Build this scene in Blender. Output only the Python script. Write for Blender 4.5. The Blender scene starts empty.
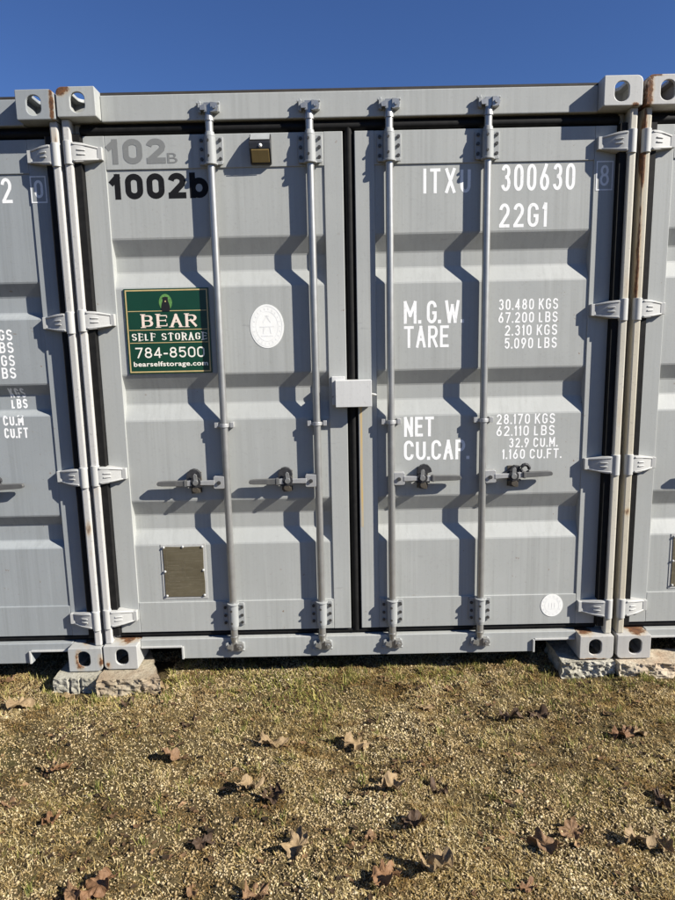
import bpy, bmesh, math, random
import numpy as np
from mathutils import Vector, Matrix
random.seed(7); rng = np.random.default_rng(7)
sc = bpy.context.scene
C = sc.collection

# ------------------------------------------------------------------ camera, sky, sun, exposure
CAM = (1.1374, -2.8598, 1.5160)
PITCH, ROLL, YAW = (math.radians(a) for a in (-9.381, 1.191, -0.014))
FPX = 640.0 / 900.0                      # focal length as a fraction of the picture height
M3 = Matrix.Rotation(YAW, 3, 'Z') @ Matrix.Rotation(PITCH, 3, 'X') @ Matrix.Rotation(ROLL, 3, 'Y')
RIGHT, FWD, UP = M3.col[0].copy(), M3.col[1].copy(), M3.col[2].copy()
cam = bpy.data.cameras.new('camera'); camo = bpy.data.objects.new('camera', cam); C.objects.link(camo)
camo.matrix_world = Matrix(((RIGHT.x, UP.x, -FWD.x, CAM[0]), (RIGHT.y, UP.y, -FWD.y, CAM[1]), (RIGHT.z, UP.z, -FWD.z, CAM[2]), (0, 0, 0, 1)))
cam.sensor_fit = 'VERTICAL'; cam.sensor_height = 24; cam.sensor_width = 18; cam.lens = 24 * FPX
cam.clip_start = 0.05; cam.clip_end = 2000
sc.camera = camo

SUN = Vector((2.10, -1.0, 1.56)).normalized()
w = bpy.data.worlds.new('World'); sc.world = w; w.use_nodes = True
nt = w.node_tree; bg = nt.nodes['Background']
sky = nt.nodes.new('ShaderNodeTexSky'); sky.sky_type = 'NISHITA'; sky.sun_disc = False
sky.sun_elevation = math.asin(SUN.z); sky.sun_rotation = math.atan2(SUN.x, SUN.y)
sky.air_density = 1.0; sky.dust_density = 0.0; sky.ozone_density = 4.0
tint = nt.nodes.new('ShaderNodeMix'); tint.data_type = 'RGBA'; tint.blend_type = 'MULTIPLY'; tint.inputs[0].default_value = 1
nt.links.new(sky.outputs[0], tint.inputs[6]); tint.inputs[7].default_value = (.57, .72, 1.06, 1)      # deeper, clearer blue over the whole sky
nt.links.new(tint.outputs[2], bg.inputs[0]); bg.inputs[1].default_value = 0.05
sl = bpy.data.lights.new('sun', 'SUN'); sl.energy = 5.0; sl.angle = math.radians(0.55); sl.color = (1, 0.95, 0.87)
so = bpy.data.objects.new('sun', sl); C.objects.link(so); so.rotation_euler = SUN.to_track_quat('Z', 'Y').to_euler(); so.location = (6, -4, 6)
sc.view_settings.view_transform = 'Standard'; sc.view_settings.look = 'None'; sc.view_settings.gamma = 1
sc.view_settings.exposure = 0.93

def pix(u, v, z):
    """photo pixel (675x900) -> point on the level plane at height z"""
    d = RIGHT * ((u - 337.5) / 640) + FWD + UP * (-(v - 450) / 640)
    t = (z - CAM[2]) / d.z
    return CAM[0] + d.x * t, CAM[1] + d.y * t

# ------------------------------------------------------------------ materials
class NT:
    def __init__(s, name):
        s.m = bpy.data.materials.new(name); s.m.use_nodes = True; s.t = s.m.node_tree
        s.b = s.t.nodes['Principled BSDF']; s.tc = s.n('ShaderNodeTexCoord'); s.obj = s.tc.outputs['Object']
    def n(s, typ, **k):
        o = s.t.nodes.new(typ)
        for a, v in k.items(): setattr(o, a, v)
        return o
    def l(s, a, b): s.t.links.new(a, b)
    def put(s, sock, v):
        if isinstance(v, bpy.types.NodeSocket): s.l(v, sock)
        else: sock.default_value = v
    def scale(s, v, sc_):
        m = s.n('ShaderNodeMapping'); s.put(m.inputs[0], v); m.inputs['Scale'].default_value = sc_; return m.outputs[0]
    def noise(s, scale=5., detail=4., rough=.55, vec=None, col=False):
        o = s.n('ShaderNodeTexNoise'); s.put(o.inputs['Vector'], vec or s.obj)
        o.inputs['Scale'].default_value = scale; o.inputs['Detail'].default_value = detail; o.inputs['Roughness'].default_value = rough
        return o.outputs[1 if col else 0]
    def rng(s, v, a, b, c=0., d=1.):
        o = s.n('ShaderNodeMapRange'); s.put(o.inputs[0], v)
        for i, q in enumerate((a, b, c, d)): o.inputs[i + 1].default_value = q
        return o.outputs[0]
    def math(s, op, a, b=0.):
        o = s.n('ShaderNodeMath', operation=op); s.put(o.inputs[0], a); s.put(o.inputs[1], b); return o.outputs[0]
    def mix(s, f, a, b, mode='MIX'):
        o = s.n('ShaderNodeMix', data_type='RGBA', blend_type=mode)
        s.put(o.inputs[0], f); s.put(o.inputs[6], a); s.put(o.inputs[7], b); return o.outputs[2]
    def ramp(s, v, stops):
        o = s.n('ShaderNodeValToRGB'); s.put(o.inputs[0], v); e = o.color_ramp.elements
        while len(e) < len(stops): e.new(.5)
        for q, (p, c) in zip(e, stops): q.position = p; q.color = (*c, 1)
        return o.outputs[0]
    def bump(s, h, strength=.3, dist=.01, prev=None):
        o = s.n('ShaderNodeBump'); s.put(o.inputs['Height'], h); o.inputs['Strength'].default_value = strength
        o.inputs['Distance'].default_value = dist
        if prev: s.l(prev, o.inputs['Normal'])
        return o.outputs[0]
    def done(s, col, rough=.5, metal=0., normal=None, spec=None):
        s.put(s.b.inputs['Base Color'], col); s.put(s.b.inputs['Roughness'], rough); s.put(s.b.inputs['Metallic'], metal)
        if normal: s.l(normal, s.b.inputs['Normal'])
        if spec is not None: s.b.inputs['Specular IOR Level'].default_value = spec
        return s.m

def c4(c): return (*c, 1) if len(c) == 3 else c

def paint(name, col, dirt=.35, rust=0., spots=(), dents=True, streak=.5, stretch=1.):
    """weathered container paint; spots = (centre, radii, strength) rust patches in container space"""
    k = NT(name)
    big = k.noise(1.7, 5, .6)
    fine = k.noise(85, 3, .6)
    stre = k.noise(1., 5, .65, k.scale(k.obj, (46, 20, .9)))
    sc1 = k.math('MULTIPLY', k.rng(stre, .46, .72), k.rng(big, .30, .60))
    col_ = k.mix(k.rng(big, .25, .75), c4([x * .93 for x in col]), c4([min(1, x * 1.06) for x in col]))
    col_ = k.mix(k.math('MULTIPLY', sc1, streak), col_, c4([col[0] * .66, col[1] * .66, col[2] * .64]))
    wht = k.math('MULTIPLY', k.rng(k.noise(1., 4, .6, k.scale(k.obj, (30, 20, .6))), .62, .76), .22)
    col_ = k.mix(wht, col_, c4([min(1, x * 1.4) for x in col]))
    col_ = k.mix(k.math('MULTIPLY', k.rng(fine, .58, .74), dirt * .5), col_, (.16, .15, .13, 1))
    # fine scratches
    sv = k.noise(1., 2, .5, k.scale(k.obj, (240, 90, 14)))
    col_ = k.mix(k.math('MULTIPLY', k.rng(sv, .70, .76), .28), col_, c4([min(1, x * 1.5) for x in col]))
    chip = k.math('MULTIPLY', k.rng(k.noise(34, 3, .55), .715, .74), k.rng(k.noise(2.1, 3, .6), .5, .62))
    col_ = k.mix(k.math('MULTIPLY', chip, .8), col_, (.17, .105, .06, 1))
    scuff = k.math('MULTIPLY', k.rng(k.noise(1., 3, .6, k.scale(k.obj, (9, 9, 55))), .66, .74), k.rng(k.noise(3.3, 2, .5), .52, .66))
    col_ = k.mix(k.math('MULTIPLY', scuff, .3), col_, (.15, .15, .145, 1))
    rough = k.rng(big, .3, .7, .42, .6)
    nrm = k.bump(k.noise(150, 2, .5), .08, .002)
    if dents: nrm = k.bump(k.noise(2.6, 2, .4), .35, .012, nrm)
    if rust > 0 or spots:
        rn = k.noise(21, 6, .68, k.scale(k.obj, (1, 1, stretch))); acc = k.math('MULTIPLY', k.rng(k.noise(4.5, 4, .6), .5, .75), rust)
        for (ctr, rad, st) in spots:
            v = k.n('ShaderNodeVectorMath', operation='SUBTRACT'); k.put(v.inputs[0], k.obj); v.inputs[1].default_value = ctr
            d = k.n('ShaderNodeVectorMath', operation='DIVIDE'); k.l(v.outputs[0], d.inputs[0]); d.inputs[1].default_value = rad
            ln = k.n('ShaderNodeVectorMath', operation='LENGTH'); k.l(d.outputs[0], ln.inputs[0])
            acc = k.math('MAXIMUM', acc, k.rng(ln.outputs['Value'], 0, 1.25, st, 0))
        halo = k.rng(k.math('ADD', acc, k.math('MULTIPLY', k.math('SUBTRACT', rn, .5), 1.3)), .22, .62)
        core = k.rng(k.math('ADD', acc, k.math('MULTIPLY', k.math('SUBTRACT', rn, .5), 1.9)), .48, .66)
        col_ = k.mix(k.math('MULTIPLY', halo, .6), col_, (.42, .29, .14, 1))
        rc = k.mix(k.rng(k.noise(60, 4, .6), .35, .65), (.18, .078, .03, 1), (.06, .028, .016, 1))
        col_ = k.mix(core, col_, rc)
        rough = k.math('MAXIMUM', rough, k.math('MULTIPLY', core, .85))
        nrm = k.bump(core, .25, .002, nrm)
    return k.done(col_, rough, 0, nrm, .4)

MAT = {}
GREY = (.355, .364, .346); GREY_L = (.275, .294, .298)
MAT['paint'] = paint('grey_container_paint', GREY)
MAT['paint_l'] = paint('cooler_grey_container_paint', GREY_L)
MAT['lug'] = paint('pale_grey_hinge_paint', (.42, .42, .40), dirt=.5, rust=.05, dents=False)
MAT['lockbox'] = paint('pale_lock_box_paint', (.54, .54, .52), dirt=.4, dents=False, streak=.3)
MAT['hard'] = paint('bracket_paint', (.29, .30, .295), dirt=.9, rust=.08, dents=False)

def galv(name, col, metal=.55, rough=.42):
    k = NT(name)
    n1 = k.noise(30, 4, .6); n2 = k.noise(1., 3, .6, k.scale(k.obj, (60, 60, 3)))
    c = k.mix(k.rng(n1, .35, .65), c4([x * .93 for x in col]), c4([min(1, x * 1.06) for x in col]))
    c = k.mix(k.math('MULTIPLY', k.rng(n2, .58, .75), .35), c, (.22, .2, .17, 1))
    return k.done(c, k.rng(n2, .3, .7, rough - .04, rough + .08), metal)
MAT['rod'] = galv('galvanised_rod', (.36, .36, .345), .72, .40)
MAT['steel'] = galv('worn_handle_steel', (.46, .46, .45), .5, .42)
MAT['grip'] = galv('dull_grip_steel', (.13, .13, .125), .4, .55)
MAT['bronze'] = galv('brownish_catch_steel', (.085, .072, .055), .3, .5)

def simple(name, col, rough=.6, var=.15, scale=40, metal=0., bump=.1, spec=None):
    k = NT(name); n1 = k.noise(scale, 4, .6)
    c = k.mix(k.rng(n1, .3, .7), c4([x * (1 - var) for x in col]), c4([min(1, x * (1 + var)) for x in col]))
    return k.done(c, rough, metal, k.bump(n1, bump, .003), spec)
MAT['dark_steel'] = simple('dark_catch_steel', (.03, .03, .032), .45, .4, 60, spec=.35)
MAT['rubber'] = simple('black_rubber', (.008, .0078, .0075), .7, .4, 30, spec=.2)
MAT['bolt'] = simple('dark_bolt', (.06, .058, .055), .5, .3, 60, .4)
k = NT('ochre_rust_stain'); MAT['rust_stain'] = k.done(k.mix(k.rng(k.noise(1., 4, .6, k.scale(k.obj, (90, 30, 3))), .36, .6), (.38, .37, .33, 1), (.52, .36, .13, 1)), .6)
MAT['gutter'] = simple('grimy_roof_edge', (.030, .025, .020), .8, .4, 12)
MAT['floor'] = simple('underframe_black', (.03, .03, .03), .8)

def marking(name, col, worn):
    k = NT(name)
    n1 = k.noise(70, 5, .7)
    c = k.mix(k.math('MULTIPLY', k.rng(n1, .55, .72), worn), c4(col), c4(GREY))
    return k.done(c, .6, 0, None, .12)
MAT['white'] = marking('white_marking', (.84, .84, .82), .45)
MAT['ghost_white'] = marking('worn_white_marking', (.74, .75, .75), .7)
MAT['black'] = marking('black_vinyl', (.010, .010, .011), .02)
MAT['ghost'] = marking('ghost_grey_lettering', (.185, .19, .185), .3)
MAT['seal'] = simple('white_seal_film', (.82, .82, .78), .5, .03, 30)
MAT['seal_line'] = simple('pale_grey_print', (.765, .765, .735), .55, .05, 30)
MAT['sign_green'] = simple('dark_green_sign_film', (.005, .043, .022), .35, .12, 6, bump=.02)
MAT['sign_gold'] = simple('gold_line', (.50, .38, .17), .4, .1, 30)
MAT['sign_cream'] = simple('cream_letter', (.82, .78, .68), .45, .04, 30)
MAT['sign_pink'] = simple('pale_pink_letter', (.80, .66, .55), .45, .04, 30)
MAT['emblem_green'] = simple('leaf_green_print', (.10, .24, .06), .5, .45, 120)
MAT['emblem_dark'] = simple('black_print', (.008, .008, .008), .5, .1, 30)
MAT['lamp_black'] = simple('black_plastic', (.018, .018, .019), .4, .2, 30)
MAT['lamp_grey'] = simple('grey_solar_cover', (.30, .31, .30), .35, .1, 30)
MAT['lamp_reflection'] = simple('lens_ground_reflection', (.42, .30, .12), .25, .12, 20, bump=.03)  # golden reflection of the ground, painted into the lens colour
MAT['lamp_dome'] = simple('white_sensor_dome', (.75, .75, .72), .3, .03, 30)

def plate_mat():
    k = NT('olive_brown_plate'); n1 = k.noise(9, 5, .65); n2 = k.noise(1., 3, .6, k.scale(k.obj, (14, 10, 130)))
    c = k.mix(k.rng(n1, .3, .7), (.085, .070, .040, 1), (.120, .102, .062, 1))
    c = k.mix(k.math('MULTIPLY', k.rng(n2, .55, .62), .35), c, (.16, .14, .095, 1))
    return k.done(c, .6, .1, k.bump(n2, .2, .001))
MAT['plate'] = plate_mat(); MAT['plate_line'] = simple('faded_plate_print', (.135, .115, .075), .6, .2, 60)

def concrete(name, a, b, stain, amt, sc_=9.):
    k = NT(name); n1 = k.noise(sc_, 6, .7); n2 = k.noise(60, 4, .7); n3 = k.noise(5, 4, .6)
    c = k.mix(k.rng(n1, .3, .7), c4(a), c4(b))
    c = k.mix(k.math('MULTIPLY', k.rng(n2, .52, .7), .7), c, c4([x * .35 for x in a]))
    c = k.mix(k.math('MULTIPLY', k.rng(n3, .42, .62), amt), c, c4(stain))
    return k.done(c, .9, 0, k.bump(n2, .7, .008, k.bump(n1, .5, .02)), .2)
MAT['block_grey'] = concrete('grey_concrete', (.33, .315, .26), (.46, .44, .365), (.20, .18, .12), .5)
MAT['block_brown'] = concrete('brown_stained_concrete', (.30, .26, .185), (.44, .39, .29), (.20, .125, .07), .55)
MAT['block_rough'] = concrete('split_faced_concrete', (.34, .325, .265), (.58, .55, .46), (.12, .105, .06), .45, 34)
MAT['block_rust'] = concrete('rust_stained_concrete', (.36, .315, .23), (.54, .48, .37), (.30, .16, .08), .5, 9)

def ground_mat():
    k = NT('gravelly_soil')
    a = k.noise(2.2, 6, .65); b = k.noise(26, 6, .7); d = k.noise(150, 4, .7)
    c = k.mix(k.rng(a, .35, .65), (.050, .036, .016, 1), (.10, .076, .036, 1))
    c = k.mix(k.math('MULTIPLY', k.rng(b, .46, .62), .75), c, (.040, .028, .012, 1))
    c = k.mix(k.math('MULTIPLY', k.rng(d, .5, .62), .45), c, (.24, .185, .10, 1))
    c = k.mix(k.math('MULTIPLY', k.rng(k.noise(5, 5, .7), .52, .66), .5), c, (.070, .066, .024, 1))
    return k.done(c, .95, 0, k.bump(d, .8, .006, k.bump(b, .8, .02)), .1)
MAT['ground'] = ground_mat()

def island(name, stops, rough=.8, transl=0., patch=None):
    k = NT(name); g = k.n('ShaderNodeNewGeometry')
    c = k.ramp(g.outputs['Random Per Island'], stops)
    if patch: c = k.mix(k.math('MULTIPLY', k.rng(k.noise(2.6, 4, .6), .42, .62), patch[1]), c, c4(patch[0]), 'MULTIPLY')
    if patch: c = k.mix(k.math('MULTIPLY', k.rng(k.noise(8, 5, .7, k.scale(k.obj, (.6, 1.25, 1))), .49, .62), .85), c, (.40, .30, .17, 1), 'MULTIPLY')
    m = k.done(c, rough, 0, None, .2)
    if transl:
        tr = k.n('ShaderNodeBsdfTranslucent'); k.put(tr.inputs[0], c); mx = k.n('ShaderNodeMixShader'); mx.inputs[0].default_value = transl
        out = k.t.nodes['Material Output']; k.l(k.b.outputs[0], mx.inputs[1]); k.l(tr.outputs[0], mx.inputs[2]); k.l(mx.outputs[0], out.inputs[0])
    return m
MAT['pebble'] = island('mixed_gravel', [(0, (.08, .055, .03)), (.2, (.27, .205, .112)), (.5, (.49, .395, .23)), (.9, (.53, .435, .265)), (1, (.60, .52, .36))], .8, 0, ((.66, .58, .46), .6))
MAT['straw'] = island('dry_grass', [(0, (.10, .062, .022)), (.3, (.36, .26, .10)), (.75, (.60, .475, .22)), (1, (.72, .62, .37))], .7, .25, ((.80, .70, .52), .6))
MAT['grass'] = island('green_grass', [(0, (.085, .10, .018)), (.4, (.19, .205, .040)), (.7, (.36, .32, .085)), (1, (.52, .44, .17))], .6, .3)

# ------------------------------------------------------------------ mesh helpers
class MB:
    def __init__(s): s.v = []; s.f = []
    def add(s, vs, fs):
        o = len(s.v); s.v += [tuple(p) for p in vs]; s.f += [tuple(i + o for i in f) for f in fs]; return s
    def box(s, x0, x1, y0, y1, z0, z1):
        x0, x1 = min(x0, x1), max(x0, x1); y0, y1 = min(y0, y1), max(y0, y1); z0, z1 = min(z0, z1), max(z0, z1)
        return s.add([(x0, y0, z0), (x1, y0, z0), (x1, y1, z0), (x0, y1, z0), (x0, y0, z1), (x1, y0, z1), (x1, y1, z1), (x0, y1, z1)],
                     [(0, 3, 2, 1), (4, 5, 6, 7), (0, 1, 5, 4), (1, 2, 6, 5), (2, 3, 7, 6), (3, 0, 4, 7)])
    def prism(s, pts, axis, a0, a1):
        """extrude a 2D outline; axis 'y': pts are (x,z); 'x': (y,z); 'z': (x,y)"""
        n = len(pts)
        mk = {'y': lambda p, a: (p[0], a, p[1]), 'x': lambda p, a: (a, p[0], p[1]), 'z': lambda p, a: (p[0], p[1], a)}[axis]
        vs = [mk(p, a0) for p in pts] + [mk(p, a1) for p in pts]
        return s.add(vs, [tuple(range(n)), tuple(reversed(range(n, 2 * n)))] + [((i + 1) % n, i, i + n, (i + 1) % n + n) for i in range(n)])
    def cyl(s, p0, p1, r0, r1=None, n=16):
        return s.tube([p0, p1], [r0, r0 if r1 is None else r1], n)
    def tube(s, pts, rs, n=16):
        pts = [Vector(p) for p in pts]; vs = []; fs = []
        for i, p in enumerate(pts):
            d = (pts[min(i + 1, len(pts) - 1)] - pts[max(i - 1, 0)]).normalized()
            a = Vector((0, 0, 1)) if abs(d.z) < .9 else Vector((1, 0, 0)); u = d.cross(a).normalized(); q = d.cross(u)
            for k in range(n):
                t = 2 * math.pi * k / n; vs.append(p + (u * math.cos(t) + q * math.sin(t)) * rs[i])
        for i in range(len(pts) - 1):
            for k in range(n):
                k2 = (k + 1) % n; fs.append((i * n + k, i * n + k2, (i + 1) * n + k2, (i + 1) * n + k))
        fs.append(tuple(reversed(range(n)))); fs.append(tuple(range((len(pts) - 1) * n, len(pts) * n)))
        return s.add(vs, fs)
    def mesh(s, name, mat):
        m = bpy.data.meshes.new(name); m.from_pydata(s.v, [], s.f)
        b = bmesh.new(); b.from_mesh(m); bmesh.ops.recalc_face_normals(b, faces=b.faces); b.to_mesh(m); b.free()
        m.materials.append(MAT[mat]); return m
    def build(s, name, mat, parent=None, bevel=0., smooth=0., loc=(0, 0, 0)):
        return obj(name, s.mesh(name, mat), parent, bevel, smooth, loc)

def obj(name, mesh, parent=None, bevel=0., smooth=0., loc=(0, 0, 0)):
    o = bpy.data.objects.new(name, mesh); C.objects.link(o); o.location = loc
    if parent: o.parent = parent
    if bevel:
        md = o.modifiers.new('bevel', 'BEVEL'); md.width = bevel; md.segments = 2; md.limit_method = 'ANGLE'; md.angle_limit = math.radians(40)
    if smooth: mesh.polygons.foreach_set('use_smooth', [True] * len(mesh.polygons)); mesh.set_sharp_from_angle(angle=math.radians(smooth))
    return o
def thing(name, label, cat, loc=(0, 0, 0), group=None):
    o = bpy.data.objects.new(name, None); C.objects.link(o); o.location = loc; o.empty_display_size = .1
    return tag(o, label, cat, group)
def tag(o, label, cat, group=None):
    o['label'] = label; o['category'] = cat
    if group: o['group'] = group
    return o
def arc(cx, cy, rx, ry, a0, a1, n=10):
    return [(cx + rx * math.cos(math.radians(a0 + (a1 - a0) * i / n)), cy + ry * math.sin(math.radians(a0 + (a1 - a0) * i / n))) for i in range(n + 1)]
def rrect(x0, x1, z0, z1, r=(0, 0, 0, 0), n=6):
    """rounded rectangle, radii bl, br, tr, tl"""
    out = []
    for (cx, cz, a, q) in ((x0, z0, 180, r[0]), (x1, z0, 270, r[1]), (x1, z1, 0, r[2]), (x0, z1, 90, r[3])):
        if q <= 0: out.append((cx, cz)); continue
        sx = cx + q if cx == x0 else cx - q; sz = cz + q if cz == z0 else cz - q
        out += arc(sx, sz, q, q, a, a + 90, n)
    return out
def fast_mesh(name, V, Fi, mat):
    """V (n,3) floats, Fi (m,3) triangles"""
    m = bpy.data.meshes.new(name); V = np.ascontiguousarray(V, np.float32); Fi = np.ascontiguousarray(Fi, np.int32)
    m.vertices.add(len(V)); m.vertices.foreach_set('co', V.ravel())
    m.loops.add(Fi.size); m.loops.foreach_set('vertex_index', Fi.ravel())
    m.polygons.add(len(Fi)); m.polygons.foreach_set('loop_start', np.arange(0, Fi.size, 3, dtype=np.int32))
    m.polygons.foreach_set('loop_total', np.full(len(Fi), 3, np.int32))
    m.update(calc_edges=True); m.materials.append(MAT[mat]); return m

# ------------------------------------------------------------------ lettering
def S(*p): return list(p)
G = {  # narrow stroke letters: name -> (relative width, strokes in a unit box)
 'A': (1, [S((0, 0), (.5, 1)), S((.5, 1), (1, 0)), S((.2, .36), (.8, .36))]),
 'B': (1, [S((0, 0), (0, 1)), [(0, 1), (.6, 1)] + arc(.6, .76, .36, .24, 90, -90, 8) + [(0, .52)], [(0, .52), (.6, .52)] + arc(.6, .26, .4, .26, 90, -90, 8) + [(0, 0)]]),
 'C': (1, [[(1, .72), (1, .66)][:1] + arc(.5, .74, .5, .26, 0, 180, 10) + arc(.5, .26, .5, .26, 180, 360, 10)]),
 'E': (.9, [S((0, 0), (0, 1)), S((0, 1), (1, 1)), S((0, .52), (.85, .52)), S((0, 0), (1, 0))]),
 'F': (.9, [S((0, 0), (0, 1)), S((0, 1), (1, 1)), S((0, .52), (.8, .52))]),
 'G': (1, [arc(.5, .74, .5, .26, 0, 180, 10) + arc(.5, .26, .5, .26, 180, 360, 10) + [(1, .46), (.55, .46)]]),
 'I': (.1, [S((.5, 0), (.5, 1))]),
 'K': (1, [S((0, 0), (0, 1)), S((.95, 1), (.05, .4)), S((.35, .58), (1, 0))]),
 'L': (.85, [S((0, 1), (0, 0), (1, 0))]),
 'M': (1.15, [S((0, 0), (0, 1)), S((0, 1), (.5, .35)), S((.5, .35), (1, 1)), S((1, 1), (1, 0))]),
 'N': (1, [S((0, 0), (0, 1)), S((0, 1), (1, 0)), S((1, 0), (1, 1))]),
 'O': (1, [arc(.5, .72, .5, .28, 0, 180, 10) + arc(.5, .28, .5, .28, 180, 360, 10) + [(1, .72)]]),
 'P': (1, [S((0, 0), (0, 1)), [(0, 1), (.6, 1)] + arc(.6, .74, .4, .26, 90, -90, 8) + [(0, .48)]]),
 'R': (1, [S((0, 0), (0, 1)), [(0, 1), (.6, 1)] + arc(.6, .74, .4, .26, 90, -90, 8) + [(0, .48)], S((.5, .48), (1, 0))]),
 'S': (1, [arc(.5, .76, .5, .24, 10, 180, 9) + [(.04, .66), (.2, .55), (.8, .46), (.97, .34)] + arc(.5, .25, .5, .25, 0, -170, 9)]),
 'T': (1, [S((0, 1), (1, 1)), S((.5, 1), (.5, 0))]),
 'U': (1, [[(0, 1), (0, .27)] + arc(.5, .26, .5, .26, 180, 360, 10) + [(1, 1)]]),
 'W': (1.3, [S((0, 1), (.25, 0)), S((.25, 0), (.5, .8)), S((.5, .8), (.75, 0)), S((.75, 0), (1, 1))]),
 'X': (1, [S((0, 0), (1, 1)), S((0, 1), (1, 0))]),
 '0': (.95, [arc(.5, .72, .5, .28, 0, 180, 10) + arc(.5, .28, .5, .28, 180, 360, 10) + [(1, .72)]]),
 '1': (.42, [S((1, 1), (1, 0)), S((.75, 1), (0, .84))]),
 'b': (1, [S((0, 0), (0, 1)), arc(.5, .37, .5, .37, 0, 360, 20)]),
 '!': (.62, [S((.82, 1), (.82, 0)), S((.72, .96), (0, .74))]),
 '-': (.55, [S((0, .38), (1, .38))]),
 '2': (.95, [arc(.5, .73, .5, .27, 172, 0, 10) + [(.93, .58), (.03, .04)], S((0, 0), (1, 0))]),
 '3': (.95, [arc(.5, .76, .46, .24, 165, -90, 12) + [(.38, .52)], [(.45, .52)] + arc(.5, .27, .5, .27, 82, -165, 12)]),
 '4': (1, [S((.74, 0), (.74, 1)), S((.70, .98), (.02, .27)), S((0, .25), (1, .25))]),
 '5': (.95, [S((.10, 1), (.92, 1)), S((.10, .98), (.05, .58)), [(.05, .55), (.22, .62)] + arc(.5, .33, .5, .33, 95, -160, 12)]),
 '6': (.95, [S((.70, 1), (.10, .46)), arc(.5, .29, .5, .29, 150, 510, 18)]),
 '7': (.95, [S((0, 1), (1, 1)), S((.98, .96), (.3, 0))]),
 '8': (.95, [arc(.5, .76, .42, .24, -90, 270, 14), arc(.5, .27, .5, .27, 90, 450, 14)]),
 '9': (.95, [S((.30, 0), (.90, .54)), arc(.5, .71, .5, .29, -30, 330, 18)]),
 '.': (.12, 'dot'), ' ': (.55, []),
}
def ribbon(mb, pts, hw, surf, lift, thin=None):
    """flat strip of half-width hw along pts (x,z); surf(x,z) gives the surface's y"""
    out = [pts[0]]
    for a, b in zip(pts, pts[1:]):
        L_ = math.dist(a, b)
        if L_ < 1e-6: continue
        k = max(1, int(L_ / .012)); out += [(a[0] + (b[0] - a[0]) * i / k, a[1] + (b[1] - a[1]) * i / k) for i in range(1, k + 1)]
    n = len(out); vs = []; closed = math.dist(out[0], out[-1]) < 1e-6
    for i in range(n):
        a = out[i - 1] if i else (out[-2] if closed else out[0]); b = out[i + 1] if i < n - 1 else (out[1] if closed else out[-1])
        d0 = Vector((out[i][0] - a[0], out[i][1] - a[1])); d1 = Vector((b[0] - out[i][0], b[1] - out[i][1]))
        if d0.length < 1e-9: d0 = d1.copy()
        if d1.length < 1e-9: d1 = d0.copy()
        d0.normalize(); d1.normalize(); t = d0 + d1
        if t.length < .3: t = d1.copy()
        t.normalize(); m = 1 / max(.55, abs(t.dot(d1))); h = hw
        if thin is not None: h = thin + (hw - thin) * abs(t.y) ** 1.3
        for s in (1, -1):
            x = out[i][0] - t.y * h * m * s; z = out[i][1] + t.x * h * m * s
            vs.append((x, surf(x, z) - lift, z))
    mb.add(vs, [(2 * i, 2 * i + 1, 2 * i + 3, 2 * i + 2) for i in range(n - 1)])
def stroke_text(text, x0, x1, z0, z1, sw, surf, mat, parent, lift=.0004, gap=.3, serif=False, name='lettering'):
    mb = MB(); W = sum(G[c][0] for c in text) + gap * (len(text) - 1)
    u = (x1 - x0) / W; x = x0
    for c in text:
        gw, st = G[c]; gw *= u; k = 0
        if st == 'dot': ribbon(mb, [(x + gw / 2, z0), (x + gw / 2, z0 + sw * 1.15)], sw * .55, surf, lift)
        else:
            cw = max(gw - sw, 0); ch = z1 - z0 - sw
            for s_ in st:
                p = [(x + (gw - cw) / 2 + a * cw, z0 + sw / 2 + b * ch) for a, b in s_]
                if len(p) == 2:      # square ends reach the full height
                    d = Vector(p[1]) - Vector(p[0]); d.normalize(); d *= sw * .5
                    p = [(p[0][0] - d.x, p[0][1] - d.y), (p[1][0] + d.x, p[1][1] + d.y)]
                ribbon(mb, p, sw / 2, surf, lift + .00006 * k, sw * .17 if serif else None); k += 1
                if serif and len(s_) == 2 and abs(s_[0][1] - s_[1][1]) > .9:
                    for q, zz in ((p[0], 0), (p[1], 1)):
                        if c == 'A' and q[1] > (z0 + z1) / 2: continue
                        ribbon(mb, [(q[0] - sw * .95, q[1]), (q[0] + sw * .95, q[1])], sw * .12, surf, lift + .00006 * k); k += 1
                if serif and len(s_) == 2 and abs(s_[0][1] - s_[1][1]) < .1 and c in 'EFT':
                    for q in p[:2] if c == 'T' else p[1:]:
                        e = sw * .8; zb = q[1]; za = zb - e if s_[0][1] > .9 else (zb + e if s_[0][1] < .1 else zb - e * .5)
                        zc = zb + e * .5 if .1 < s_[0][1] < .9 else zb
                        ribbon(mb, [(q[0], za), (q[0], zc)], sw * .16, surf, lift + .00006 * k); k += 1
        x += gw + gap * u
    return mb.build(name, mat, parent)
def font_text(text, x0, x1, z0, z1, surf, mat, parent, bold=0., lift=.0004, spacing=1., name='lettering'):
    cu = bpy.data.curves.new('tmp', 'FONT'); cu.body = text; cu.offset = bold; cu.space_character = spacing; cu.resolution_u = 5
    o = bpy.data.objects.new('tmp', cu); C.objects.link(o)
    dg = bpy.context.evaluated_depsgraph_get(); m = bpy.data.meshes.new_from_object(o.evaluated_get(dg))
    bpy.data.objects.remove(o); bpy.data.curves.remove(cu)
    xs = [v.co.x for v in m.vertices]; ys = [v.co.y for v in m.vertices]
    a, b, c, d = min(xs), max(xs), min(ys), max(ys)
    for v in m.vertices:
        x = x0 + (v.co.x - a) / (b - a) * (x1 - x0); z = z0 + (v.co.y - c) / (d - c) * (z1 - z0)
        v.co = (x, surf(x, z) - lift, z)
    m.name = name; m.materials.clear(); m.materials.append(MAT[mat]); return obj(name, m, parent)
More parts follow.
